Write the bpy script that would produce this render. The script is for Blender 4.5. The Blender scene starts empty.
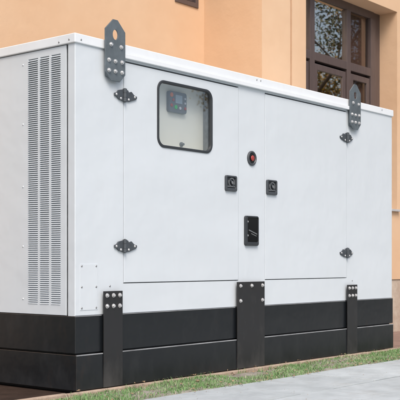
import bpy, bmesh, math, random
from mathutils import Vector, Matrix, noise
random.seed(7)
C = bpy.context.scene.collection
R = math.radians

# ------------------------------------------------------------------ materials
def mat(name, base, rough=0.5, metal=0.0, var=0.0, vscale=4.0, vcol=None, bump=0.0, bscale=60.0,
        spec=0.5, detail=6.0, streak=False, bump2=None):
    """Principled material with two-tone noise in the base colour and noise bump."""
    m = bpy.data.materials.new(name); m.use_nodes = True
    nt = m.node_tree; N = nt.nodes; L = nt.links
    p = N['Principled BSDF']
    p.inputs['Base Color'].default_value = (*base, 1)
    p.inputs['Roughness'].default_value = rough
    p.inputs['Metallic'].default_value = metal
    p.inputs['Specular IOR Level'].default_value = spec
    tc = N.new('ShaderNodeTexCoord')
    src = tc.outputs['Object']
    if var > 0:
        mp = N.new('ShaderNodeMapping')
        if streak: mp.inputs['Scale'].default_value = (6, 6, 0.7)
        L.new(src, mp.inputs[0])
        n = N.new('ShaderNodeTexNoise'); n.inputs['Scale'].default_value = vscale
        n.inputs['Detail'].default_value = detail; n.inputs['Roughness'].default_value = 0.62
        L.new(mp.outputs[0], n.inputs['Vector'])
        r = N.new('ShaderNodeValToRGB')
        r.color_ramp.elements[0].position = 0.33; r.color_ramp.elements[1].position = 0.68
        c2 = vcol if vcol else tuple(b * (1 - var) for b in base)
        r.color_ramp.elements[0].color = (*c2, 1); r.color_ramp.elements[1].color = (*base, 1)
        L.new(n.outputs['Fac'], r.inputs[0]); L.new(r.outputs[0], p.inputs['Base Color'])
        mr = N.new('ShaderNodeMapRange')
        mr.inputs['To Min'].default_value = min(1, rough * 1.18); mr.inputs['To Max'].default_value = rough * 0.9
        L.new(n.outputs['Fac'], mr.inputs['Value']); L.new(mr.outputs[0], p.inputs['Roughness'])
    last = None
    for (bs, sc) in ([(bump, bscale)] if bump > 0 else []) + ([bump2] if bump2 else []):
        n2 = N.new('ShaderNodeTexNoise'); n2.inputs['Scale'].default_value = sc; n2.inputs['Detail'].default_value = 4
        L.new(src, n2.inputs['Vector'])
        b = N.new('ShaderNodeBump'); b.inputs['Strength'].default_value = bs
        b.inputs['Distance'].default_value = 0.6 / sc
        L.new(n2.outputs['Fac'], b.inputs['Height'])
        if last: L.new(last.outputs[0], b.inputs['Normal'])
        last = b
    if last: L.new(last.outputs[0], p.inputs['Normal'])
    return m

def white_paint(name, base, dirt):
    """powder coated steel: faint tone drift, dust towards the foot of the sheet, shallow oil-canning"""
    m = mat(name, base, 0.36, 0, 0.035, 1.6, bump=0.03, bscale=420, spec=0.45, bump2=(0.05, 1.7))
    nt = m.node_tree; N = nt.nodes; L = nt.links; p = N['Principled BSDF']
    ramp = p.inputs['Base Color'].links[0].from_socket
    tc = N.new('ShaderNodeTexCoord')
    mp = N.new('ShaderNodeMapping'); mp.inputs['Scale'].default_value = (9, 9, 1.1); L.new(tc.outputs['Object'], mp.inputs[0])
    n = N.new('ShaderNodeTexNoise'); n.inputs['Scale'].default_value = 2.4; n.inputs['Detail'].default_value = 9
    n.inputs['Roughness'].default_value = 0.7
    L.new(mp.outputs[0], n.inputs['Vector'])
    r = N.new('ShaderNodeValToRGB'); r.color_ramp.elements[0].position = 0.52; r.color_ramp.elements[1].position = 0.80
    r.color_ramp.elements[0].color = (0, 0, 0, 1); r.color_ramp.elements[1].color = (dirt,) * 3 + (1,)
    L.new(n.outputs['Fac'], r.inputs[0])
    mx = N.new('ShaderNodeMix'); mx.data_type = 'RGBA'
    L.new(r.outputs[0], mx.inputs['Factor']); L.new(ramp, mx.inputs['A'])
    mx.inputs['B'].default_value = (0.50, 0.47, 0.42, 1)
    L.new(mx.outputs['Result'], p.inputs['Base Color'])
    return m

M = {}
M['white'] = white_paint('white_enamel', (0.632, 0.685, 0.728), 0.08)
M['litwhite'] = white_paint('white_enamel_lit', (0.78, 0.82, 0.855), 0.10)  # body enamel lightened: the roof lip's highlight is put into the colour
M['dark'] = mat('dark_interior', (0.03, 0.03, 0.032), 0.8)
M['foam'] = mat('grey_foam', (0.55, 0.57, 0.59), 0.9, 0, 0.3, 20)
M['black'] = mat('black_satin_paint', (0.008, 0.010, 0.0125), 0.33, 0, 0, 1.2, spec=0.5, bump=0.10, bscale=260, bump2=(0.05, 2.0))
def dusty(m, lo, hi, scale, col, amt, zfade):
    nt = m.node_tree; N = nt.nodes; L = nt.links; p = N['Principled BSDF']
    tc = N.new('ShaderNodeTexCoord'); mp = N.new('ShaderNodeMapping'); mp.inputs['Scale'].default_value = (3.5, 3.5, 1.8)
    L.new(tc.outputs['Object'], mp.inputs[0])
    n = N.new('ShaderNodeTexNoise'); n.inputs['Scale'].default_value = scale; n.inputs['Detail'].default_value = 8
    n.inputs['Roughness'].default_value = 0.68; L.new(mp.outputs[0], n.inputs['Vector'])
    sx = N.new('ShaderNodeSeparateXYZ'); L.new(tc.outputs['Object'], sx.inputs[0])
    mr = N.new('ShaderNodeMapRange'); mr.inputs['From Min'].default_value = zfade; mr.inputs['From Max'].default_value = 0.0
    mr.inputs['To Min'].default_value = 0.0; mr.inputs['To Max'].default_value = 0.25
    L.new(sx.outputs['Z'], mr.inputs['Value'])
    ad = N.new('ShaderNodeMath'); ad.operation = 'ADD'; L.new(n.outputs['Fac'], ad.inputs[0]); L.new(mr.outputs[0], ad.inputs[1])
    r = N.new('ShaderNodeValToRGB'); r.color_ramp.elements[0].position = lo; r.color_ramp.elements[1].position = hi
    r.color_ramp.elements[0].color = (0, 0, 0, 1); r.color_ramp.elements[1].color = (amt, amt, amt, 1)
    L.new(ad.outputs[0], r.inputs[0])
    mx = N.new('ShaderNodeMix'); mx.data_type = 'RGBA'; L.new(r.outputs[0], mx.inputs['Factor'])
    mx.inputs['A'].default_value = p.inputs['Base Color'].default_value; mx.inputs['B'].default_value = (*col, 1)
    L.new(mx.outputs['Result'], p.inputs['Base Color'])
    n3 = N.new('ShaderNodeTexNoise'); n3.inputs['Scale'].default_value = 2.3; n3.inputs['Detail'].default_value = 10
    n3.inputs['Roughness'].default_value = 0.75; mp3 = N.new('ShaderNodeMapping'); mp3.inputs['Scale'].default_value = (2, 2, 0.8); mp3.inputs['Location'].default_value = (4.1, 0, 2.2)
    L.new(tc.outputs['Object'], mp3.inputs[0]); L.new(mp3.outputs[0], n3.inputs['Vector'])
    r3 = N.new('ShaderNodeValToRGB'); r3.color_ramp.elements[0].position = 0.58; r3.color_ramp.elements[1].position = 0.80
    r3.color_ramp.elements[0].color = (0, 0, 0, 1); r3.color_ramp.elements[1].color = (0.3, 0.3, 0.3, 1)
    L.new(n3.outputs['Fac'], r3.inputs[0])
    mx3 = N.new('ShaderNodeMix'); mx3.data_type = 'RGBA'; L.new(r3.outputs[0], mx3.inputs['Factor']); L.new(mx.outputs['Result'], mx3.inputs['A'])
    mx3.inputs['B'].default_value = (0.075, 0.042, 0.024, 1); L.new(mx3.outputs['Result'], p.inputs['Base Color'])
    m2 = N.new('ShaderNodeMapRange'); m2.inputs['To Min'].default_value = p.inputs['Roughness'].default_value
    m2.inputs['To Max'].default_value = 0.9; L.new(r.outputs[0], m2.inputs['Value']); L.new(m2.outputs[0], p.inputs['Roughness'])
dusty(M['black'], 0.55, 0.95, 1.6, (0.11, 0.115, 0.12), 0.16, 0.22)
M['strap'] = mat('black_strap_paint', (0.018, 0.0185, 0.020), 0.42, 0, 0, 1, bump=0.12, bscale=240)
dusty(M['strap'], 0.55, 0.95, 1.6, (0.15, 0.145, 0.14), 0.35, 0.25)
M['lug'] = mat('grey_painted_steel', (0.15, 0.18, 0.20), 0.42, 0.2, 0.3, 14, bump=0.12, bscale=220)
M['hinge'] = mat('dark_zinc', (0.10, 0.115, 0.13), 0.42, 0.35, 0.3, 30, bump=0.1, bscale=200)
M['bolt'] = mat('zinc_plated_bolt', (0.66, 0.67, 0.68), 0.42, 0.5, 0.25, 40)
M['screw'] = mat('dull_screw', (0.30, 0.31, 0.32), 0.4, 0.6)
M['rubber'] = mat('black_rubber', (0.030, 0.035, 0.040), 0.5, bump=0.08, bscale=150)
M['plastic'] = mat('charcoal_plastic', (0.065, 0.074, 0.084), 0.42, 0, 0.2, 20, bump=0.08, bscale=300)
M['plastic2'] = mat('mid_grey_plastic', (0.13, 0.14, 0.15), 0.4)
M['gloss'] = mat('gloss_black_cover', (0.008, 0.009, 0.011), 0.10)
M['red'] = mat('red_button_plastic', (0.33, 0.05, 0.045), 0.3)
M['cream'] = mat('cream_cabinet_paint', (0.88, 0.85, 0.77), 0.45, 0, 0.05, 3)
M['ctrl'] = mat('controller_fascia', (0.12, 0.128, 0.145), 0.4)
M['screen'] = mat('lcd_screen', (0.30, 0.36, 0.42), 0.25)
M['green'] = mat('green_key', (0.03, 0.42, 0.10), 0.4)
M['orange'] = mat('orange_key', (0.65, 0.16, 0.05), 0.4)
M['key'] = mat('pale_key', (0.5, 0.5, 0.55), 0.4)
M['greyduct'] = mat('grey_wire_duct', (0.22, 0.22, 0.22), 0.6, 0, 0.4, 25)
M['plaster'] = mat('orange_plaster', (0.73, 0.515, 0.345), 0.88, 0, 0.10, 0.8, vcol=(0.68, 0.45, 0.285), bump=0.3, bscale=170, spec=0.2, detail=9, bump2=(0.06, 7))
M['soffit'] = mat('pale_cornice', (0.62, 0.55, 0.45), 0.85, 0, 0.1, 3)
M['stone'] = mat('beige_stone_plinth', (0.58, 0.50, 0.41), 0.75, 0, 0.4, 7, vcol=(0.42, 0.32, 0.25), bump=0.3, bscale=60, detail=10)
M['brown'] = mat('brown_frame_paint', (0.115, 0.085, 0.080), 0.34, 0, 0.25, 9, bump=0.06, bscale=140, streak=True)
M['sill'] = mat('grey_sill_metal', (0.52, 0.52, 0.53), 0.45, 0, 0.2, 8)
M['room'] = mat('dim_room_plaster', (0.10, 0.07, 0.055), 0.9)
M['roof'] = mat('grey_roof', (0.2, 0.2, 0.2), 0.9, 0, 0.2, 3)
M['soil'] = mat('verge_soil', (0.33, 0.31, 0.27), 0.95, 0, 0.5, 7, vcol=(0.20, 0.18, 0.15), bump=0.6, bscale=60, spec=0.1)
M['edge'] = mat('ledge_glint', (0.38, 0.40, 0.42), 0.6, 0, 0.5, 5, streak=False)  # pale tone paints the highlight along the base ledges
M['earth'] = mat('dark_bare_earth', (0.05, 0.034, 0.027), 0.95, 0, 0.4, 6, bump=0.6, bscale=40, spec=0.1)
M['kerb'] = mat('pinkish_concrete_kerb', (0.47, 0.37, 0.29), 0.9, 0, 0.35, 9, bump=0.5, bscale=70, spec=0.2)
M['field'] = mat('field_grass', (0.07, 0.10, 0.035), 0.95, 0, 0.4, 0.6, bump=0.5, bscale=8)
M['blockwall'] = mat('red_brown_render', (0.13, 0.06, 0.04), 0.9, 0, 0.25, 1.0, bump=0.2, bscale=20)
M['bark'] = mat('bark', (0.085, 0.062, 0.045), 0.95, 0, 0.4, 12, bump=0.7, bscale=25)
M['leafg'] = mat('olive_leaf', (0.09, 0.10, 0.03), 0.6, 0, 0.5, 2)
M['leafy'] = mat('yellow_leaf', (0.36, 0.22, 0.03), 0.6, 0, 0.4, 2)
M['leafb'] = mat('brown_leaf', (0.17, 0.09, 0.035), 0.7, 0, 0.4, 2)
M['litter'] = mat('dry_leaf', (0.36, 0.25, 0.15), 0.9, 0, 0.5, 40)

def glass(name, r0, tint=(1, 1, 1), gtint=(1, 1, 1)):
    m = bpy.data.materials.new(name); m.use_nodes = True
    nt = m.node_tree; N = nt.nodes; L = nt.links; N.remove(N['Principled BSDF'])
    t = N.new('ShaderNodeBsdfTransparent'); t.inputs[0].default_value = (*tint, 1)
    g = N.new('ShaderNodeBsdfGlossy'); g.inputs['Roughness'].default_value = 0.012; g.inputs['Color'].default_value = (*gtint, 1)
    lw = N.new('ShaderNodeLayerWeight'); lw.inputs['Blend'].default_value = 0.5      # Schlick: r0 + (1 - r0) * facing^5
    pw = N.new('ShaderNodeMath'); pw.operation = 'POWER'; pw.inputs[1].default_value = 5.0; L.new(lw.outputs['Facing'], pw.inputs[0])
    f = N.new('ShaderNodeMapRange'); f.inputs['To Min'].default_value = r0; L.new(pw.outputs[0], f.inputs['Value'])
    tc = N.new('ShaderNodeTexCoord'); n = N.new('ShaderNodeTexNoise'); n.inputs['Scale'].default_value = 2.2; n.inputs['Detail'].default_value = 1
    L.new(tc.outputs['Object'], n.inputs['Vector'])
    b = N.new('ShaderNodeBump'); b.inputs['Strength'].default_value = 0.03; b.inputs['Distance'].default_value = 0.012
    L.new(n.outputs['Fac'], b.inputs['Height']); L.new(b.outputs[0], g.inputs['Normal'])
    mx = N.new('ShaderNodeMixShader')
    L.new(f.outputs[0], mx.inputs[0]); L.new(t.outputs[0], mx.inputs[1]); L.new(g.outputs[0], mx.inputs[2])
    L.new(mx.outputs[0], N['Material Output'].inputs['Surface'])
    return m
M['pane'] = glass('window_glass', 0.68, (0.75, 0.72, 0.70), (1.0, 0.93, 0.82))
M['palepane'] = glass('weak_reflect_glass', 0.055, (0.9, 0.88, 0.86))  # reflection weakened so the brown sheet behind shows through
M['reveal_reflection'] = mat('brown_reveal_reflection', (0.115, 0.062, 0.048), 0.85, 0, 0.25, 14, streak=True)  # brown tone paints the window reveal's reflection
M['hatchglass'] = glass('hatch_glass', 0.11, (0.93, 0.95, 0.96))

def brick_mat():
    m = mat('pinkish_brick_paving', (0.3, 0.18, 0.13), 0.9, bump=0.4, bscale=90, spec=0.2)
    nt = m.node_tree; N = nt.nodes; L = nt.links; p = N['Principled BSDF']
    tc = N.new('ShaderNodeTexCoord')
    b = N.new('ShaderNodeTexBrick'); b.inputs['Scale'].default_value = 1.0
    b.inputs['Color1'].default_value = (0.30, 0.20, 0.165, 1); b.inputs['Color2'].default_value = (0.23, 0.155, 0.13, 1)
    b.inputs['Mortar'].default_value = (0.20, 0.17, 0.14, 1)
    b.inputs['Brick Width'].default_value = 0.21; b.inputs['Row Height'].default_value = 0.105; b.inputs['Mortar Size'].default_value = 0.006
    L.new(tc.outputs['Object'], b.inputs['Vector']); L.new(b.outputs['Color'], p.inputs['Base Color'])
    return m
M['brick'] = brick_mat()

def slab_mat():
    m = mat('grey_paving_slab', (0.46, 0.50, 0.515), 0.85, 0, 0.25, 3.5, bump=0.5, bscale=220, spec=0.25, detail=10, bump2=(0.25, 25))
    nt = m.node_tree; N = nt.nodes; L = nt.links; p = N['Principled BSDF']
    ramp = p.inputs['Base Color'].links[0].from_socket
    at = N.new('ShaderNodeAttribute'); at.attribute_name = 'tone'
    mr = N.new('ShaderNodeMapRange'); mr.inputs['To Min'].default_value = 0.86; mr.inputs['To Max'].default_value = 1.08
    L.new(at.outputs['Fac'], mr.inputs['Value'])
    mx = N.new('ShaderNodeMix'); mx.data_type = 'RGBA'; mx.blend_type = 'MULTIPLY'; mx.inputs['Factor'].default_value = 1
    L.new(ramp, mx.inputs['A']); L.new(mr.outputs[0], mx.inputs['B'])
    # brownish stains with a shape of their own
    tc = N.new('ShaderNodeTexCoord'); n = N.new('ShaderNodeTexNoise'); n.inputs['Scale'].default_value = 1.7; n.inputs['Detail'].default_value = 12
    n.inputs['Roughness'].default_value = 0.7; L.new(tc.outputs['Object'], n.inputs['Vector'])
    r = N.new('ShaderNodeValToRGB'); r.color_ramp.elements[0].position = 0.55; r.color_ramp.elements[1].position = 0.75
    r.color_ramp.elements[0].color = (0, 0, 0, 1); r.color_ramp.elements[1].color = (0.6, 0.6, 0.6, 1)
    L.new(n.outputs['Fac'], r.inputs[0])
    m2 = N.new('ShaderNodeMix'); m2.data_type = 'RGBA'; L.new(r.outputs[0], m2.inputs['Factor'])
    L.new(mx.outputs['Result'], m2.inputs['A']); m2.inputs['B'].default_value = (0.27, 0.25, 0.22, 1)
    L.new(m2.outputs['Result'], p.inputs['Base Color'])
    return m
M['slab'] = slab_mat()

def grass_mat():
    m = mat('verge_grass', (0.09, 0.13, 0.04), 0.75, spec=0.2)
    nt = m.node_tree; N = nt.nodes; L = nt.links; p = N['Principled BSDF']
    at = N.new('ShaderNodeAttribute'); at.attribute_name = 'tone'
    r = N.new('ShaderNodeValToRGB'); e = r.color_ramp.elements
    e[0].position = 0; e[0].color = (0.13, 0.26, 0.09, 1); e[1].position = 1; e[1].color = (0.46, 0.42, 0.32, 1)
    x = e.new(0.5); x.color = (0.20, 0.34, 0.135, 1)
    x = e.new(0.75); x.color = (0.33, 0.37, 0.24, 1)
    L.new(at.outputs['Fac'], r.inputs[0]); L.new(r.outputs[0], p.inputs['Base Color'])
    return m
M['grass'] = grass_mat()

# ------------------------------------------------------------------ mesh helpers
def box(bm, x0, x1, y0, y1, z0, z1, bev=0.0, seg=2):
    vs = [bm.verts.new((x, y, z)) for z in (z0, z1) for y in (y0, y1) for x in (x0, x1)]
    fs = [bm.faces.new([vs[i] for i in q]) for q in
          ((0, 2, 3, 1), (4, 5, 7, 6), (0, 1, 5, 4), (2, 6, 7, 3), (0, 4, 6, 2), (1, 3, 7, 5))]
    if bev > 0:
        es = list({e for f in fs for e in f.edges})
        bmesh.ops.bevel(bm, geom=es, offset=bev, segments=seg, profile=0.5, affect='EDGES')
    return fs

def plate(bm, loop, holes, y0, y1, bev=0.0):
    """flat plate in the x-z plane (front at y0, back at y1) with optional holes"""
    tmp = bmesh.new(); edges = []
    for lp in [loop] + list(holes):
        vs = [tmp.verts.new((x, y0, z)) for x, z in lp]
        edges += [tmp.edges.new((vs[i], vs[(i + 1) % len(vs)])) for i in range(len(vs))]
    if holes:
        bmesh.ops.triangle_fill(tmp, use_beauty=True, use_dissolve=False, edges=edges)
    else:
        tmp.faces.new(tmp.verts)
    ex = bmesh.ops.extrude_face_region(tmp, geom=tmp.faces[:])
    bmesh.ops.translate(tmp, verts=[v for v in ex['geom'] if isinstance(v, bmesh.types.BMVert)], vec=(0, y1 - y0, 0))
    bmesh.ops.recalc_face_normals(tmp, faces=tmp.faces[:])
    if bev > 0:
        es = [e for e in tmp.edges if abs(e.verts[0].co.y - y0) < 1e-6 and abs(e.verts[1].co.y - y0) < 1e-6
              and len(e.link_faces) == 2 and e.calc_face_angle(0) > 0.5]
        bmesh.ops.bevel(tmp, geom=es, offset=bev, segments=2, profile=0.5, affect='EDGES')
    me = bpy.data.meshes.new('tmp'); tmp.to_mesh(me); tmp.free(); bm.from_mesh(me); bpy.data.meshes.remove(me)

def rect(x0, x1, z0, z1): return [(x0, z0), (x1, z0), (x1, z1), (x0, z1)]
def rrect(x0, x1, z0, z1, r, n=7):
    pts = []
    for cx, cz, a in ((x1 - r, z1 - r, 0), (x0 + r, z1 - r, 90), (x0 + r, z0 + r, 180), (x1 - r, z0 + r, 270)):
        for i in range(n + 1):
            t = R(a + 90 * i / n); pts.append((cx + r * math.cos(t), cz + r * math.sin(t)))
    return pts
def circ(cx, cz, rx, rz=None, n=20):
    rz = rz or rx
    return [(cx + rx * math.cos(2 * math.pi * i / n), cz + rz * math.sin(2 * math.pi * i / n)) for i in range(n)]
def lathe_y(bm, cx, cz, prof, n=20):
    """profile [(radius, y)] turned about an axis along y through (cx, cz)"""
    rings = []
    for r, y in prof:
        if r < 1e-6: rings.append([bm.verts.new((cx, y, cz))])
        else: rings.append([bm.verts.new((cx + r * math.cos(2 * math.pi * i / n), y, cz + r * math.sin(2 * math.pi * i / n))) for i in range(n)])
    for a, b in zip(rings, rings[1:]):
        for i in range(n):
            j = (i + 1) % n
            f = [a[i % len(a)], a[j % len(a)], b[j % len(b)], b[i % len(b)]]
            f = list(dict.fromkeys(f))
            if len(f) > 2: bm.faces.new(f)
def tube(bm, p0, p1, r0, r1, n=8):
    p0, p1 = Vector(p0), Vector(p1); d = (p1 - p0).normalized(); u = d.orthogonal().normalized(); w = d.cross(u)
    a = [bm.verts.new(p0 + (u * math.cos(2 * math.pi * i / n) + w * math.sin(2 * math.pi * i / n)) * r0) for i in range(n)]
    b = [bm.verts.new(p1 + (u * math.cos(2 * math.pi * i / n) + w * math.sin(2 * math.pi * i / n)) * r1) for i in range(n)]
    for i in range(n):
        bm.faces.new((a[i], a[(i + 1) % n], b[(i + 1) % n], b[i]))
    bm.faces.new(a[::-1]); bm.faces.new(b)

def obj(name, bm, m, parent=None, label=None, smooth=False, loc=None):
    bmesh.ops.recalc_face_normals(bm, faces=bm.faces[:])
    me = bpy.data.meshes.new(name); bm.to_mesh(me); bm.free()
    me.materials.append(m)
    if smooth:
        for f in me.polygons: f.use_smooth = True
    o = bpy.data.objects.new(name, me); C.objects.link(o)
    if parent: o.parent = parent
    if loc: o.location = loc
    if label: o['label'] = label
    return o
def thing(name, label, cat, loc=(0, 0, 0), rz=0, group=None):
    o = bpy.data.objects.new(name, None); C.objects.link(o)
    o.location = loc; o.rotation_euler = (0, 0, rz); o['label'] = label; o['category'] = cat
    o.empty_display_size = 0.3
    if group: o['group'] = group
    return o
def struct(name, bm, m, kind='structure', rot=True):
    o = obj(name, bm, m)
    if rot: o.location = ORIGIN; o.rotation_euler = (0, 0, YAW)
    o['kind'] = kind
    return o
def BM(): return bmesh.new()

# the whole place is squared to the generator's front: local x runs along it, local y goes back to the house
ORIGIN = (-0.84, 6.66, 0); YAW = math.atan2(0.7733, 0.634)

# ------------------------------------------------------------------ the ground
bm = BM(); box(bm, -400, 400, -400, 400, -0.5, -0.06); struct('ground', bm, M['field'], rot=False)
bm = BM(); box(bm, 3.9, 13, -0.012, 2.2, -0.055, 0.0); struct('brick_paving', bm, M['brick'])
bm = BM(); box(bm, -7, 3.899, -0.012, 2.2, -0.055, 0.0); struct('bare_earth', bm, M['earth'])
bm = BM()
x = -7.0
while x < 13:
    l = 0.98 + random.uniform(-.01, .01)
    box(bm, x, x + l, -0.062 + random.uniform(-.003, .003), -0.014, -0.05, 0.020 + random.uniform(-.004, .003), 0.008)
    x += l + 0.008
struct('kerb', bm, M['kerb'])
# soil of the verge: gently uneven sheet
bm = BM()
nx, ny = 700, 24
grid = [[None] * (ny + 1) for _ in range(nx + 1)]
def soil_z(x, y):
    e = min(1, max(0, (y + 0.53) / 0.06)) * min(1, max(0, (-0.06 - y) / 0.04))
    return -0.012 + e * (0.012 + 0.016 * noise.noise(Vector((x * 3, y * 5, 0))) + 0.008 * noise.noise(Vector((x * 17, y * 17, 3))))
for i in range(nx + 1):
    for j in range(ny + 1):
        x = -7 + 20 * i / nx; y = -0.56 + 0.505 * j / ny
        grid[i][j] = bm.verts.new((x, y, soil_z(x, y)))
for i in range(nx):
    for j in range(ny):
        bm.faces.new((grid[i][j], grid[i + 1][j], grid[i + 1][j + 1], grid[i][j + 1]))
o = struct('verge', bm, M['soil'])
for f in o.data.polygons: f.use_smooth = True
# paving slabs
bm = BM(); tone = bm.faces.layers.float.new('tone')
offs = {0: 0.98, 1: 1.36}
row = 0; y = -0.53
while y > -9:
    w = 0.635
    x = -7 + (offs.get(row, random.random()) % 1.0) - 1.0
    while x < 13:
        g = random.uniform(.009, .013); t = random.random()
        dz = random.uniform(-.004, .004)
        n0 = len(bm.faces)
        fs = box(bm, x + g / 2, x + 1.0 - g / 2, y - w + g / 2, y - g / 2, -0.045, dz, 0.005, 2)
        bm.faces.ensure_lookup_table()
        for f in bm.faces[n0:]: f[tone] = t
        x += 1.0
    y -= w; row += 1
struct('pavement', bm, M['slab'])
bm = BM(); box(bm, -7, 13, -9.2, -0.5, -0.058, -0.02); struct('bedding_sand', bm, M['soil'])

# grass: real blades, thinner where the verge is worn
bm = BM(); tl = bm.faces.layers.float.new('tone')
def blade(x, y, z, h, w, a, lean, t):
    dx, dy = math.cos(a) * w / 2, math.sin(a) * w / 2
    lx, ly = math.cos(a + 1.57) * lean * h, math.sin(a + 1.57) * lean * h
    v = [bm.verts.new(p) for p in ((x - dx, y - dy, z), (x + dx, y + dy, z), (x + dx * .7 + lx * .4, y + dy * .7 + ly * .4, z + h * .6),
                                   (x - dx * .7 + lx * .4, y - dy * .7 + ly * .4, z + h * .6), (x + lx, y + ly, z + h))]
    for q in ((0, 1, 2, 3), (3, 2, 4)):
        f = bm.faces.new([v[i] for i in q]); f[tl] = t
n = 0
while n < 70000:
    x = random.uniform(-2.5, 8.5); y = random.uniform(-0.55, -0.045)
    d = 0.74 + 0.9 * noise.noise(Vector((x * 1.3 + 3, y * 2.5, 5))) + 0.5 * noise.noise(Vector((x * 6, y * 8, 9)))
    if 1.0 < x < 2.3: d -= 0.30 * (0.5 + noise.noise(Vector((x * 2.5, y * 3, 1))))
    if y < -0.50 or y > -0.075: d -= 0.25
    n += 1
    if random.random() > d: continue
    h = random.uniform(0.008, 0.026) * (0.6 + 0.7 * max(0, min(1, d)))
    t = 0.35 + 0.5 * noise.noise(Vector((x * 3.1, y * 4, 20))) + random.uniform(-.25, .3)
    if random.random() < 0.10: t = 0.95
    if random.random() < 0.02: h *= 1.8
    blade(x, y, soil_z(x, y) - .003, h, random.uniform(.003, .006), random.uniform(0, 6.28), random.uniform(-.9, .9), max(0, min(1, t)))
for i in range(150):
    x = random.uniform(-2, 8); y = random.choice((random.uniform(-.10, -.055), random.uniform(-.5, -.1)))
    t0 = random.uniform(.1, .7)
    for k in range(random.randint(5, 12)):
        blade(x + random.gauss(0, .012), y + random.gauss(0, .010), soil_z(x, y) - .004, random.uniform(.022, .052), random.uniform(.003, .006), random.uniform(0, 6.28), random.uniform(-1, 1), max(0, min(1, t0 + random.uniform(-.15, .15))))
g = struct('grass', bm, M['grass'], 'stuff')
g['label'] = 'short patchy green grass on the narrow verge beside the paving slabs'; g['category'] = 'grass'
bm = BM()
for i in range(420):
    x = random.uniform(-1, 6); y = random.uniform(-0.62, -0.05) if random.random() < .8 else random.uniform(-0.62, 0.0)
    s = random.uniform(.006, .020); a = random.uniform(0, 6.28)
    z = max(soil_z(x, y) if -0.53 < y < -0.08 else 0.026 if y > -0.08 else 0.004, 0.004) + 0.004
    pts = [(s, 0), (.3 * s, .45 * s), (-.8 * s, .2 * s), (-.6 * s, -.4 * s), (.2 * s, -.35 * s)]
    bm.faces.new([bm.verts.new((x + px * math.cos(a) - py * math.sin(a), y + px * math.sin(a) + py * math.cos(a),
                                z + random.uniform(0, .012))) for px, py in pts])
for i in range(260):
    x = random.uniform(-1, 7); y = -0.55 - abs(random.gauss(0, .45)); s = random.uniform(.002, .007); a = random.uniform(0, 6.28)
    bm.faces.new([bm.verts.new((x + s * math.cos(a + q), y + s * math.sin(a + q) * .7, 0.0065 + random.uniform(0, .003))) for q in (0, 1.3, 2.6, 4.4)])
g = struct('leaf_litter', bm, M['litter'], 'stuff')
g['label'] = 'scattered dry leaf scraps lying in the grass verge'; g['category'] = 'leaf litter'

# ------------------------------------------------------------------ the generator
gen = thing('diesel_generator', 'white cabinet generator on a black base frame with lifting lugs and a control window',
            'generator', ORIGIN, YAW)
LEN, DEP, Z0, ZT = 4.40, 1.08, 0.525, 2.365
# canopy skin
doorL = rect(0.467, 1.818, 0.738, 2.318); doorR = rect(2.186, 3.512, 0.738, 2.318)
VX = [(0.145, 0.237), (0.260, 0.352), (0.375, 0.475)]        # vent columns, distance from the front
VZ0, VZ1 = 0.60, 2.31
bm = BM()
plate(bm, rect(0, LEN, Z0, ZT), [doorL, doorR], 0, 0.02)
bm.edges.ensure_lookup_table()
es = [e for e in bm.edges if all(abs(v.co.y) < 1e-6 for v in e.verts) and (all(abs(v.co.x) < 1e-6 for v in e.verts) or all(abs(v.co.x - LEN) < 1e-6 for v in e.verts)
      or all(abs(v.co.z - Z0) < 1e-6 for v in e.verts))]
bmesh.ops.bevel(bm, geom=es, offset=0.006, segments=3, profile=0.5, affect='EDGES')
box(bm, 0.0, 0.02, 0.0201, 0.066, Z0, ZT)
box(bm, LEN - 0.02, LEN, 0.0201, DEP, Z0, ZT)
box(bm, 0.0, LEN, DEP, DEP + 0.02, Z0, ZT)
body = obj('canopy', bm, M['white'], gen)
# core behind the skin keeps the seams dark
bm = BM(); box(bm, 0.05, LEN - 0.03, 0.20, DEP - 0.01, Z0 + 0.002, ZT - 0.002)
obj('inner_core', bm, M['dark'], gen)
# louvred end panel: plate built in x-z, then turned onto the end
def side_plate(bm, loop, holes, x0, x1, bev=0):
    t = BM(); plate(t, loop, holes, x0, x1, bev)
    for v in t.verts: v.co = Vector((v.co.y, v.co.x, v.co.z))
    me = bpy.data.meshes.new('t'); t.to_mesh(me); t.free(); bm.from_mesh(me); bpy.data.meshes.remove(me)
bm = BM()
side_plate(bm, rect(0.090, DEP - 0.002, Z0 + 0.002, ZT - 0.004), [rect(a, b, VZ0, VZ1) for a, b in VX], 0.001, 0.012, 0.002)
side = obj('louvre_panel', bm, M['white'], gen, 'end panel with a tall grille of three columns of slots')
bm = BM()
NS = 118; p = (VZ1 - VZ0) / NS
for a, b in VX:
    for k in range(NS):
        z = VZ0 + p * k
        # slat: pressed blade leaning outward at the foot
        vs = [bm.verts.new(c) for c in ((-0.003, a, z + p * .02), (-0.003, b, z + p * .02), (0.009, b, z + p * .76), (0.009, a, z + p * .76),
                                        (0.000, a, z - p * .08), (0.000, b, z - p * .08), (0.012, b, z + p * .66), (0.012, a, z + p * .66))]
        for q in ((0, 3, 2, 1), (4, 5, 6, 7), (0, 1, 5, 4), (3, 7, 6, 2), (0, 4, 7, 3), (1, 2, 6, 5)):
            bm.faces.new([vs[i] for i in q])
obj('grille', bm, M['white'], side)
bm = BM(); box(bm, 0.0165, 0.022, 0.12, 0.50, VZ0 - .03, VZ1 + .03); obj('grille_backing', bm, M['foam'], side)
bm = BM(); box(bm, 0.018, 0.05, 0.0661, 0.0895, Z0, ZT - 0.004)
obj('door_seal', bm, M['foam'], gen)

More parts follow.
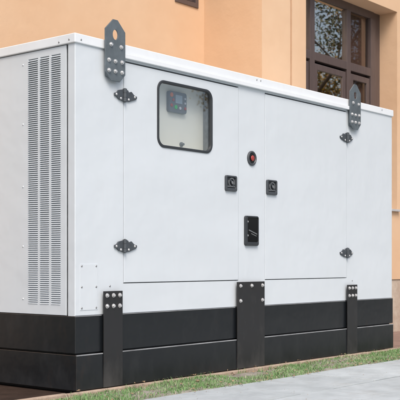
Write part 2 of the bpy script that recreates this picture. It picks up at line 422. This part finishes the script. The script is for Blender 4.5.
# small bolts and screws (meshes shared by copies)
def bolt_mesh(r, h, hexed=False):
    b = BM()
    if hexed:
        lathe_y(b, 0, 0, [(r, 0), (r, -h * .18), (r * .93, -h * .22), (0, -h * .22)], 20)
        lathe_y(b, 0, 0, [(r * .74, -h * .22), (r * .74, -h * .82), (r * .62, -h), (0, -h)], 6)
    else:
        lathe_y(b, 0, 0, [(r, 0), (r, -h * .25), (r * .78, -h * .30), (r * .74, -h * .7), (r * .5, -h * .95), (0, -h)], 14)
    bmesh.ops.recalc_face_normals(b, faces=b.faces[:])
    me = bpy.data.meshes.new('bolt'); b.to_mesh(me); b.free()
    if not hexed:
        for f in me.polygons: f.use_smooth = True
    return me
BOLT = bolt_mesh(0.0158, 0.013, True); BOLT.materials.append(M['bolt'])
SCREW = bolt_mesh(0.0072, 0.004); SCREW.materials.append(M['screw'])
PAINTED = bolt_mesh(0.0075, 0.004); PAINTED.materials.append(M['white'])
BRIGHT = bolt_mesh(0.009, 0.005); BRIGHT.materials.append(M['bolt'])
def bolt(parent, x, y, z, me=BOLT, name='bolt', rz=0):
    o = bpy.data.objects.new(name, me); C.objects.link(o); o.parent = parent; o.location = (x, y, z); o.rotation_euler = (0, random.uniform(0, 6.28) if me is BOLT else 0, rz)
    return o

# roof with its lip, gutter above the doors
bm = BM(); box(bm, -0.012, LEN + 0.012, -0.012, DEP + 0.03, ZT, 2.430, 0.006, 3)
roof = obj('roof', bm, M['litwhite'], gen)
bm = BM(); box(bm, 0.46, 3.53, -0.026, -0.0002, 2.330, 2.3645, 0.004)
obj('drip_rail', bm, M['litwhite'], roof)
for x, z in ((0.045, 2.39), (2.055, 2.405), (2.11, 2.405), (4.17, 2.405)): bolt(roof, x, -0.0118, z, SCREW, 'screw')
for y, z in ((0.045, 2.39), (0.145, 2.385), (0.775, 2.385)): bolt(roof, -0.0118, y, z, SCREW, 'screw', -math.pi / 2)
for y in (0.53,):
    for z in (2.28, 1.86, 1.42, 1.0, 0.63): bolt(side, 0.0012, y, z, PAINTED, 'screw', -math.pi / 2)

# doors
def door(x0, x1, hole, label):
    b = BM(); plate(b, rect(x0, x1, 0.744, 2.306), hole, -0.003, 0.018, 0.003)
    return obj('door', b, M['white'], gen, label)
WX0, WX1, WZ0, WZ1 = 0.822, 1.472, 1.738, 2.238
dl = door(0.472, 1.814, [rrect(WX0 + .010, WX1 - .010, WZ0 + .010, WZ1 - .010, 0.066)], 'door with the control window')
dr = door(2.190, 3.507, [], 'plain door without a window')
# backing for the doors, so the cavity behind stays closed
bm = BM()
plate(bm, rect(0.44, 1.84, 0.70, 2.35), [rect(WX0 - .02, WX1 + .2, WZ0 - .02, WZ1 + .02)], 0.0215, 0.027)
plate(bm, rect(2.16, 3.54, 0.70, 2.35), [], 0.0215, 0.027)
obj('door_jamb', bm, M['plastic2'], gen)

# control window: rubber frame, glass, cabinet behind it
bm = BM()
plate(bm, rrect(WX0, WX1, WZ0, WZ1, 0.075, 9), [rrect(WX0 + .020, WX1 - .020, WZ0 + .020, WZ1 - .020, 0.058, 9)], -0.011, 0.012, 0.005)
wf = obj('control_window', bm, M['rubber'], dl)
bm = BM(); plate(bm, rrect(WX0 + .012, WX1 - .012, WZ0 + .012, WZ1 - .012, 0.062), [], 0.004, 0.008)
obj('pane', bm, M['hatchglass'], wf)
bm = BM()
cx0, cx1, cy = WX0 - .015, WX1 + .14, 0.11
box(bm, cx0, cx1, cy, cy + .01, WZ0 - .015, WZ1 + .015)                      # back
box(bm, cx0 - .01, cx0, .028, cy + .01, WZ0 - .015, WZ1 + .015)
box(bm, cx1, cx1 + .01, .028, cy + .01, WZ0 - .015, WZ1 + .015)
box(bm, cx0 - .01, cx1 + .01, .028, cy + .01, WZ1 + .015, WZ1 + .025)
box(bm, cx0 - .01, cx1 + .01, .028, cy + .01, WZ0 - .025, WZ0 - .015)
cab = obj('control_cabinet', bm, M['cream'], gen)
bm = BM(); box(bm, 1.495, 1.585, 0.06, cy - .001, WZ0 - .01, WZ1 + .01, .004)
for k in range(14): box(bm, 1.51, 1.57, 0.054, 0.06, WZ0 + .02 + k * .033, WZ0 + .036 + k * .033)
obj('wire_duct', bm, M['greyduct'], cab)
bm = BM(); plate(bm, rrect(1.056, 1.262, 2.035, 2.195, .018), [], cy - .030, cy - .001, .005)
ctl = obj('controller', bm, M['ctrl'], gen)
ctl['label'] = 'dark controller with a small screen and coloured keys'
bm = BM(); plate(bm, rrect(1.125, 1.205, 2.106, 2.170, .004), [], cy - .033, cy - .0302); obj('screen', bm, M['screen'], ctl)
def key(x, z, m, r=.012):
    b = BM(); lathe_y(b, x, z, [(r, cy - .030), (r, cy - .035), (r * .7, cy - .037), (0, cy - .037)], 14); obj('key', b, m, ctl)
key(1.080, 2.165, M['orange'], .017); key(1.100, 2.128, M['red']); key(1.080, 2.085, M['red'], .013)
key(1.130, 2.075, M['green'], .016); key(1.180, 2.072, M['key']); key(1.240, 2.075, M['red'], .012); key(1.238, 2.15, M['key'], .009); key(1.238, 2.115, M['key'], .009)
bm = BM(); lathe_y(bm, 1.225, 1.80, [(.018, cy - .001), (.018, cy - .012), (.010, cy - .014), (.010, cy - .03), (0, cy - .03)], 16)
obj('key_switch', bm, M['plastic2'], cab)

# lifting lugs
def lug(x):
    w, zb, zt = 0.099, 2.150, 2.580
    lp = [(x - w, zb + .055), (x - w + .055, zb), (x + w - .055, zb), (x + w, zb + .055), (x + w, zt - .075), (x + .022, zt), (x - .022, zt), (x - w, zt - .075)]
    b = BM(); plate(b, lp, [circ(x, zt - .105, .027, .036)], -0.036, -0.026, .002)
    o = obj('lifting_lug', b, M['lug'], gen)
    for px, pz in ((-.045, 2.400), (.055, 2.395), (-.066, 2.290), (-.003, 2.288), (.064, 2.290), (-.066, 2.218), (-.003, 2.218), (.064, 2.218)):
        bolt(o, x + px, -0.0361, pz)
    # packing plate between lug and skin
    b = BM(); plate(b, rect(x - .07, x + .07, 2.18, 2.31), [], -0.0259, -0.0002); obj('packing_plate', b, M['lug'], o)
lug(0.353); lug(3.617)

# hinges
def hinge(x, z, s):
    b = BM()
    L_ = [(-.016, .040), (-.045, .034), (-.062, .030), (-.078, .012), (-.100, .006), (-.100, -.012), (-.078, -.018), (-.056, -.034), (-.016, -.042)]
    R_ = [(.016, .042), (.036, .040), (.044, .026), (.056, .030), (.072, .034), (.100, .012), (.128, .006), (.128, -.008), (.112, -.020), (.080, -.030), (.050, -.040), (.016, -.042)]
    for lp in (L_, R_):
        plate(b, [(x + s * px, z + pz) for px, pz in lp], [], -0.013, -0.0035, .002)
    o = obj('hinge', b, M['hinge'], gen)
    b = BM()
    for z0, z1 in ((-.046, -.017), (-.0155, .0155), (.017, .046)): tube(b, (x, -.014, z + z0), (x, -.014, z + z1), .0155, .0155, 14)
    tube(b, (x, -.014, z - .05), (x, -.014, z + .05), .006, .006, 8)
    obj('hinge_barrel', b, M['hinge'], o)
    for px, pz in ((-.083, -.002), (-.038, -.026), (.042, -.026), (.105, -.001)): bolt(o, x + s * px, -0.0131, z + pz, BRIGHT, 'screw')
for z in (2.070, 1.003): hinge(0.4695, z, 1)
for z in (2.065, 0.976): hinge(3.5095, z, -1)

# door latches
def latch(x, z, s, par):
    b = BM()
    plate(b, rrect(x - .074, x + .074, z - .063, z + .063, .016), [rrect(x - .058, x + .058, z - .038, z + .050, .012)], -0.020, -0.0035, .004)
    o = obj('door_latch', b, M['plastic'], par)
    b = BM(); plate(b, rrect(x - .060, x + .060, z - .040, z + .052, .012), [], -0.0075, -0.0045); obj('latch_well', b, M['rubber'], o)
    b = BM()
    plate(b, circ(x + s * .006, z + .008, .040, .038, 24), [circ(x + s * .006, z + .008, .030, .028, 24)], -0.0165, -0.0076, .002)
    plate(b, [(x - .050, z - .030), (x + .050, z - .030), (x + .050, z - .020), (x - .050, z - .020)], [], -0.0150, -0.0076, .002)
    obj('latch_ring', b, M['plastic2'], o)
    b = BM(); plate(b, [(x + s * p, z + q) for p, q in ((-.030, .030), (-.016, .040), (.036, -.012), (.024, -.022))], [], -0.0215, -0.0077, .003)
    obj('latch_lever', b, M['plastic'], o)
    b = BM(); lathe_y(b, x + s * .006, z + .006, [(.012, -.0216), (.012, -.0235), (.009, -.025), (0, -.025)], 18); obj('lock_cylinder', b, M['screw'], o, smooth=False)
latch(1.705, 1.522, 1, dl); latch(2.272, 1.522, 1, dr)

# emergency stop in its ring
bm = BM(); lathe_y(bm, 1.996, 1.748, [(.061, -.0005), (.061, -.009), (.055, -.014), (.048, -.014), (.042, -.006), (0, -.006)], 32)
es_ = obj('emergency_stop', bm, M['plastic'], gen, smooth=False)
bm = BM(); lathe_y(bm, 1.996, 1.748, [(.042, -.0065), (.040, -.008), (0, -.008)], 28); obj('stop_well', bm, M['gloss'], es_)
bm = BM(); lathe_y(bm, 1.996, 1.748, [(.016, -.008), (.016, -.010), (.022, -.010), (.024, -.013), (.022, -.017), (.012, -.019), (0, -.019)], 28)
obj('stop_button', bm, M['red'], es_, smooth=True)

# black socket hatch below it
bm = BM()
plate(bm, rrect(1.893, 2.076, 1.024, 1.270, .020), [rrect(1.922, 2.068, 1.054, 1.258, .010)], -0.020, -0.0005, .004)
so = obj('socket_hatch', bm, M['rubber'], gen)
bm = BM(); plate(bm, rect(1.918, 2.071, 1.050, 1.262), [], -0.013, -0.004); obj('hatch_cover', bm, M['gloss'], so)
bm = BM(); plate(bm, [(1.942, 1.150), (1.946, 1.157), (2.058, 1.124), (2.054, 1.117)], [], -0.0150, -0.0131)
plate(bm, [(1.975, 1.122), (1.979, 1.127), (2.050, 1.107), (2.046, 1.102)], [], -0.0150, -0.0131); obj('cover_rib', bm, M['screw'], so)
for z in (1.222, 1.108): bolt(so, 1.928, -0.0131, z, BRIGHT, 'screw')

# blanking plate with six screws
bm = BM(); plate(bm, rect(0.045, 0.212, 0.562, 0.876), [], -0.0025, -0.0002, .001)
bp = obj('blanking_plate', bm, M['white'], gen)
for z in (0.862, 0.72, 0.577):
    for x in (0.060, 0.197): bolt(bp, x, -0.0026, z, SCREW, 'screw')
bolt(body, 0.333, -0.0001, 0.722, SCREW, 'screw'); bolt(body, 3.615, -0.0001, 0.712, SCREW, 'screw')

# black base frame: upper beam, lower beam standing proud with a bright ledge
bm = BM()
box(bm, -0.005, LEN + 0.004, -0.008, DEP + 0.03, 0.271, 0.5235, 0.004, 1); box(bm, 0.03, LEN - .03, 0.015, DEP, 0.25, 0.28)
base = obj('base_frame', bm, M['black'], gen)
bm = BM(); box(bm, -0.008, LEN - 0.012, -0.022, DEP + 0.04, 0.022, 0.262, 0.004, 1)
obj('skid_beam', bm, M['black'], gen)
# pale strips painting in the light caught on top of both beams, between the straps
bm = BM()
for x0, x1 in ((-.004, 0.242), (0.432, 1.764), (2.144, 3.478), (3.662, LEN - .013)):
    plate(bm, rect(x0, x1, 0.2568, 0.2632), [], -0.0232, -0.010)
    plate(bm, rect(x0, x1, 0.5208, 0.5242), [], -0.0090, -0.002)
obj('ledge_highlight', bm, M['edge'], base)
bm = BM(); box(bm, 0.06, LEN - .06, 0.05, DEP - .05, 0.0005, 0.022); obj('skid_foot', bm, M['dark'], gen)
# black straps bolted over the base
def strap(x0, x1, zt, pts):
    b = BM(); plate(b, rect(x0, x1, 0.024, zt), [], -0.031, -0.0225, .002)
    plate(b, rect(x0 + .035, x1 - .035, 0.27, zt - .03), [], -0.0224, -0.0085)
    o = obj('support_strap', b, M['strap'], gen)
    for x, z in pts: bolt(o, x, -0.0311, z)
strap(0.244, 0.430, 0.688, [(x + .010, z) for z in (0.658, 0.584) for x in (0.264, 0.327, 0.390)])
strap(1.766, 2.142, 0.728, [(1.806, 0.696), (1.958, 0.696), (2.108, 0.696), (1.806, 0.574), (2.108, 0.574)])
strap(3.480, 3.660, 0.674, [(x + .017, z) for z in (0.643, 0.572) for x in (3.494, 3.553, 3.613)])

# ------------------------------------------------------------------ the house behind
house = thing('plastered_house', 'orange plastered house wall with a deep brown framed window behind the white cabinet', 'building', ORIGIN, YAW)
ZB, ZE = 0.67, 6.4
FD, BD = 1.20, 1.50            # front plane of the bay, back of its reveals
OX0, OX1, OZ0, OZ1 = 4.646, 6.756, 1.53, 4.08
VN = (3.32, 3.70, 3.645, 4.05)
bm = BM()
plate(bm, rect(-1.2, 3.81, ZB, ZE), [rect(*VN)], 1.98, 2.20)
plate(bm, rect(3.81, 4.337, ZB, ZE), [], FD, BD)
plate(bm, rect(4.337, 4.370, ZB, ZE), [], FD + .07, BD)
plate(bm, rect(4.370, 13, ZB, ZE), [rect(OX0, OX1, OZ0, OZ1)], FD, BD)
box(bm, 3.81, 4.05, BD, 1.98, ZB, ZE)
box(bm, 13, 13.25, FD, 9.0, ZB, ZE); box(bm, -1.45, -1.2, 1.98, 9.0, ZB, ZE); box(bm, -1.2, 13, 8.75, 9.0, ZB, ZE)
wall = obj('wall', bm, M['plaster'], house)
bm = BM()
box(bm, -1.43, 3.83, 2.0, 2.2, -0.3, ZB); box(bm, -1.43, -1.23, 2.2, 9.0, -0.3, ZB); box(bm, 3.83, 13, FD + .02, BD, -0.3, ZB); box(bm, 3.83, 4.05, BD, 2.0, -0.3, ZB)
for k in range(1, 14):                                    # facing slabs of the plinth, a few mm proud with open joints
    box(bm, 3.84 + .66 * (k - 1), 3.84 + .66 * k - .006, FD + .012, FD + .0195, 0.0, ZB - .012, .002)
obj('plinth', bm, M['stone'], house)
bm = BM(); box(bm, -1.75, 13.5, 0.85, 9.3, ZE, ZE + 0.28, .03); obj('cornice', bm, M['soffit'], house)
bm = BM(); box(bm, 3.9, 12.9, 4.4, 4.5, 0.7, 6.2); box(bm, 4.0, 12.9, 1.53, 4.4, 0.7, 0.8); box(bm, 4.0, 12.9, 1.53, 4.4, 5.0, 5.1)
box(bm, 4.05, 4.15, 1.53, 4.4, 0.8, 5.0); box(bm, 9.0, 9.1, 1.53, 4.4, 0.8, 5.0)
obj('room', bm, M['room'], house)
# tall window
GD = 1.458
bm = BM()
for x0, x1 in ((5.07, 5.17), (5.895, 5.985), (6.475, 6.590)): box(bm, x0, x1, 1.420, GD + .03, OZ0 + .13, 3.985, .004)
obj_frame = [(OX0, 4.735), (6.5905, OX1)]
for x0, x1 in obj_frame: box(bm, x0, x1, 1.450, GD + .03, OZ0 + .03, OZ1, .003)
box(bm, 4.7355, 6.590, 1.440, GD + .03, 3.985, OZ1, .003); box(bm, 4.7355, 6.590, 1.440, GD + .03, OZ0 + .03, OZ0 + .1295, .003)
box(bm, 4.736, 6.589, 1.423, GD + .031, 3.245, 3.345, .004)
win = obj('window', bm, M['brown'], house, 'tall brown window with three bays and a transom')
for x0, x1 in ((4.745, 5.06), (5.18, 5.885), (5.995, 6.465)):
    b = BM(); s = .072
    z0, z1 = OZ0 + .14, 3.215
    plate(b, rect(x0, x1, z0, z1), [rect(x0 + s, x1 - s, z0 + s, z1 - s)], 1.434, GD + .02, .005)
    sa = obj('sash', b, M['brown'], win)
    gm = M['palepane'] if x0 > 5.9 else M['pane']
    b = BM(); plate(b, rect(x0 + s - .01, x1 - s + .01, z0 + s - .01, z1 - s + .01), [], 1.450, 1.454); obj('pane', b, gm, sa)
    b = BM(); plate(b, rect(x0 - .008, x1 + .008, 3.347, 3.983), [], GD, GD + .004); obj('pane', b, gm, win)
bm = BM(); box(bm, 5.99, 6.47, GD + .040, GD + .050, OZ0 + .15, 3.98); obj('reveal_reflection', bm, M['reveal_reflection'], win)  # added sheet standing in for the reveal mirrored in the right panes
bm = BM(); box(bm, OX0 - .03, OX1 + .03, 1.160, 1.1985, 1.530, 1.558, .003); box(bm, OX0 + .001, OX1 - .001, 1.1986, 1.48, 1.532, 1.5575)
obj('sill', bm, M['sill'], win, 'pale grey metal window sill')
# small brown vent high on the wall
bm = BM(); x0, x1, z0, z1 = VN
plate(bm, rect(x0, x1, z0, z1), [rect(x0 + .05, x1 - .05, z0 + .05, z1 - .05)], 1.965, 2.05, .004)
ve = obj('vent', bm, M['brown'], house, 'small brown framed vent opening high on the wall')
bm = BM(); plate(bm, rect(x0, x1, z0, z1), [], 2.06, 2.07); obj('vent_backing', bm, M['dark'], ve)
bm = BM()
for k in range(6): box(bm, x0 + .05, x1 - .05, 2.01, 2.03, z0 + .07 + k * .05, z0 + .085 + k * .05)
obj('vent_slat', bm, M['brown'], ve)

# ------------------------------------------------------------------ across the yard: seen only mirrored in the window panes
def tree(x, y, h, cr, cz, nclump, nleaf, mats, label, seed, lean=0.0):
    nclump = int(nclump * 3.0)
    rnd = random.Random(seed)
    t = thing('tree', label, 'tree', (x, y, -0.06), rnd.uniform(0, 6), 'trees across the yard')
    b = BM(); tips = []
    def grow(p, d, L, r, lev):
        n = 3
        for i in range(n):
            q = p + d * (L / n)
            tube(b, p, q, r, r * .82, 7); r *= .82
            p = q; d = (d + Vector((rnd.uniform(-.18, .18), rnd.uniform(-.18, .18), .06))).normalized()
            if lev > 0 and i >= (1 if lev == 3 else 0):
                for _ in range(2 if lev > 1 else 1):
                    a = rnd.uniform(0, 6.28)
                    nd = (d * .65 + Vector((math.cos(a), math.sin(a), rnd.uniform(-.1, .4))) * .8).normalized()
                    grow(p, nd, L * rnd.uniform(.5, .68), r * .6, lev - 1)
            if lev <= 1: tips.append(p.copy())
        tips.append(p.copy())
    grow(Vector((0, 0, 0)), Vector((lean, 0, 1)).normalized(), h * .62, .16, 3)
    obj('trunk', b, M['bark'], t)
    b = BM()
    me_m = mats
    for i in range(nclump):
        c = rnd.choice(tips) + Vector((rnd.gauss(0, .25), rnd.gauss(0, .25), rnd.gauss(0, .2)))
        mi = 0 if rnd.random() < .6 else rnd.randrange(len(mats))
        rr = rnd.uniform(.10, .26)
        for k in range(26):
            p = c + Vector((rnd.gauss(0, rr), rnd.gauss(0, rr), rnd.gauss(0, rr * .7)))
            s = rnd.uniform(.03, .06)
            u = Vector((rnd.gauss(0, 1), rnd.gauss(0, 1), rnd.gauss(0, 1))).normalized(); w = u.orthogonal().normalized()
            vs = [b.verts.new(p + q) for q in (u * s, w * s * .5, -u * s, -w * s * .5)]
            b.faces.new(vs).material_index = mi
    o = obj('crown', b, mats[0], t)
    for m in mats[1:]: o.data.materials.append(m)
    return t
tree(14.0, 15.6, 8.2, 2, 6, 150, 34, [M['leafg'], M['leafb'], M['leafy']], 'olive and brown leaved tree across the yard, nearest the added red brown block', 3)
tree(17.5, 15.0, 9.0, 2, 6, 170, 34, [M['leafb'], M['leafg']], 'taller sparse brown leaved tree across the yard behind the olive one', 11)
tree(13.0, 13.2, 5.6, 2, 4, 130, 34, [M['leafy'], M['leafg']], 'low yellow leaved tree across the yard', 5)
tree(15.5, 17.3, 6.5, 2, 4, 150, 34, [M['leafy'], M['leafb'], M['leafg']], 'yellow and brown leaved tree close to the added red brown block', 21)
nb = thing('added_reflection_block', 'added red brown block beside the trees, unseen except as a reflection', 'building', (20, 21.7, -0.06))  # unseen building, added only to be mirrored brown in the panes
bm = BM(); box(bm, 0, 7, 0, 9, 0, 10.5); obj('wall', bm, M['blockwall'], nb)
bm = BM(); box(bm, -.4, 7.4, -.4, 9.4, 10.5, 10.8); obj('roof', bm, M['roof'], nb)

# ------------------------------------------------------------------ light, sky, camera
W = bpy.data.worlds.new('World'); bpy.context.scene.world = W; W.use_nodes = True
nt = W.node_tree; bg = nt.nodes['Background']
sky = nt.nodes.new('ShaderNodeTexSky'); sky.sky_type = 'NISHITA'; sky.sun_disc = False
SUN_EL, SUN_AZ = R(52), math.atan2(0.20, -0.98)       # azimuth clockwise from +Y
sky.sun_elevation = SUN_EL; sky.sun_rotation = SUN_AZ
sky.dust_density = 5.0; sky.air_density = 1.0; sky.ozone_density = 1.0
nt.links.new(sky.outputs[0], bg.inputs[0]); bg.inputs[1].default_value = 0.15
sl = bpy.data.lights.new('sun', 'SUN'); sl.energy = 1.35; sl.angle = R(28); sl.color = (1.0, 0.96, 0.91)
so_ = bpy.data.objects.new('sun', sl); C.objects.link(so_)
d = Vector((math.sin(SUN_AZ) * math.cos(SUN_EL), math.cos(SUN_AZ) * math.cos(SUN_EL), math.sin(SUN_EL)))
so_.rotation_euler = (-d).to_track_quat('-Z', 'Y').to_euler(); so_.location = (3, -4, 12)

cam = bpy.data.cameras.new('camera'); co = bpy.data.objects.new('camera', cam); C.objects.link(co)
co.location = (0, 0, 0.89); co.rotation_euler = (R(90), 0, 0)
cam.sensor_width = 36; cam.lens = 991 / 400 * 36; cam.shift_y = 62 / 400; cam.clip_end = 1500
cam.dof.use_dof = True; cam.dof.focus_distance = 7.8; cam.dof.aperture_fstop = 6.3
S = bpy.context.scene; S.camera = co
S.view_settings.view_transform = 'Standard'; S.view_settings.look = 'None'
S.view_settings.exposure = 0.31; S.view_settings.gamma = 1; S.view_settings.use_curve_mapping = False
S.cycles.use_denoising = True
S.cycles.max_bounces = 8; S.cycles.transparent_max_bounces = 12
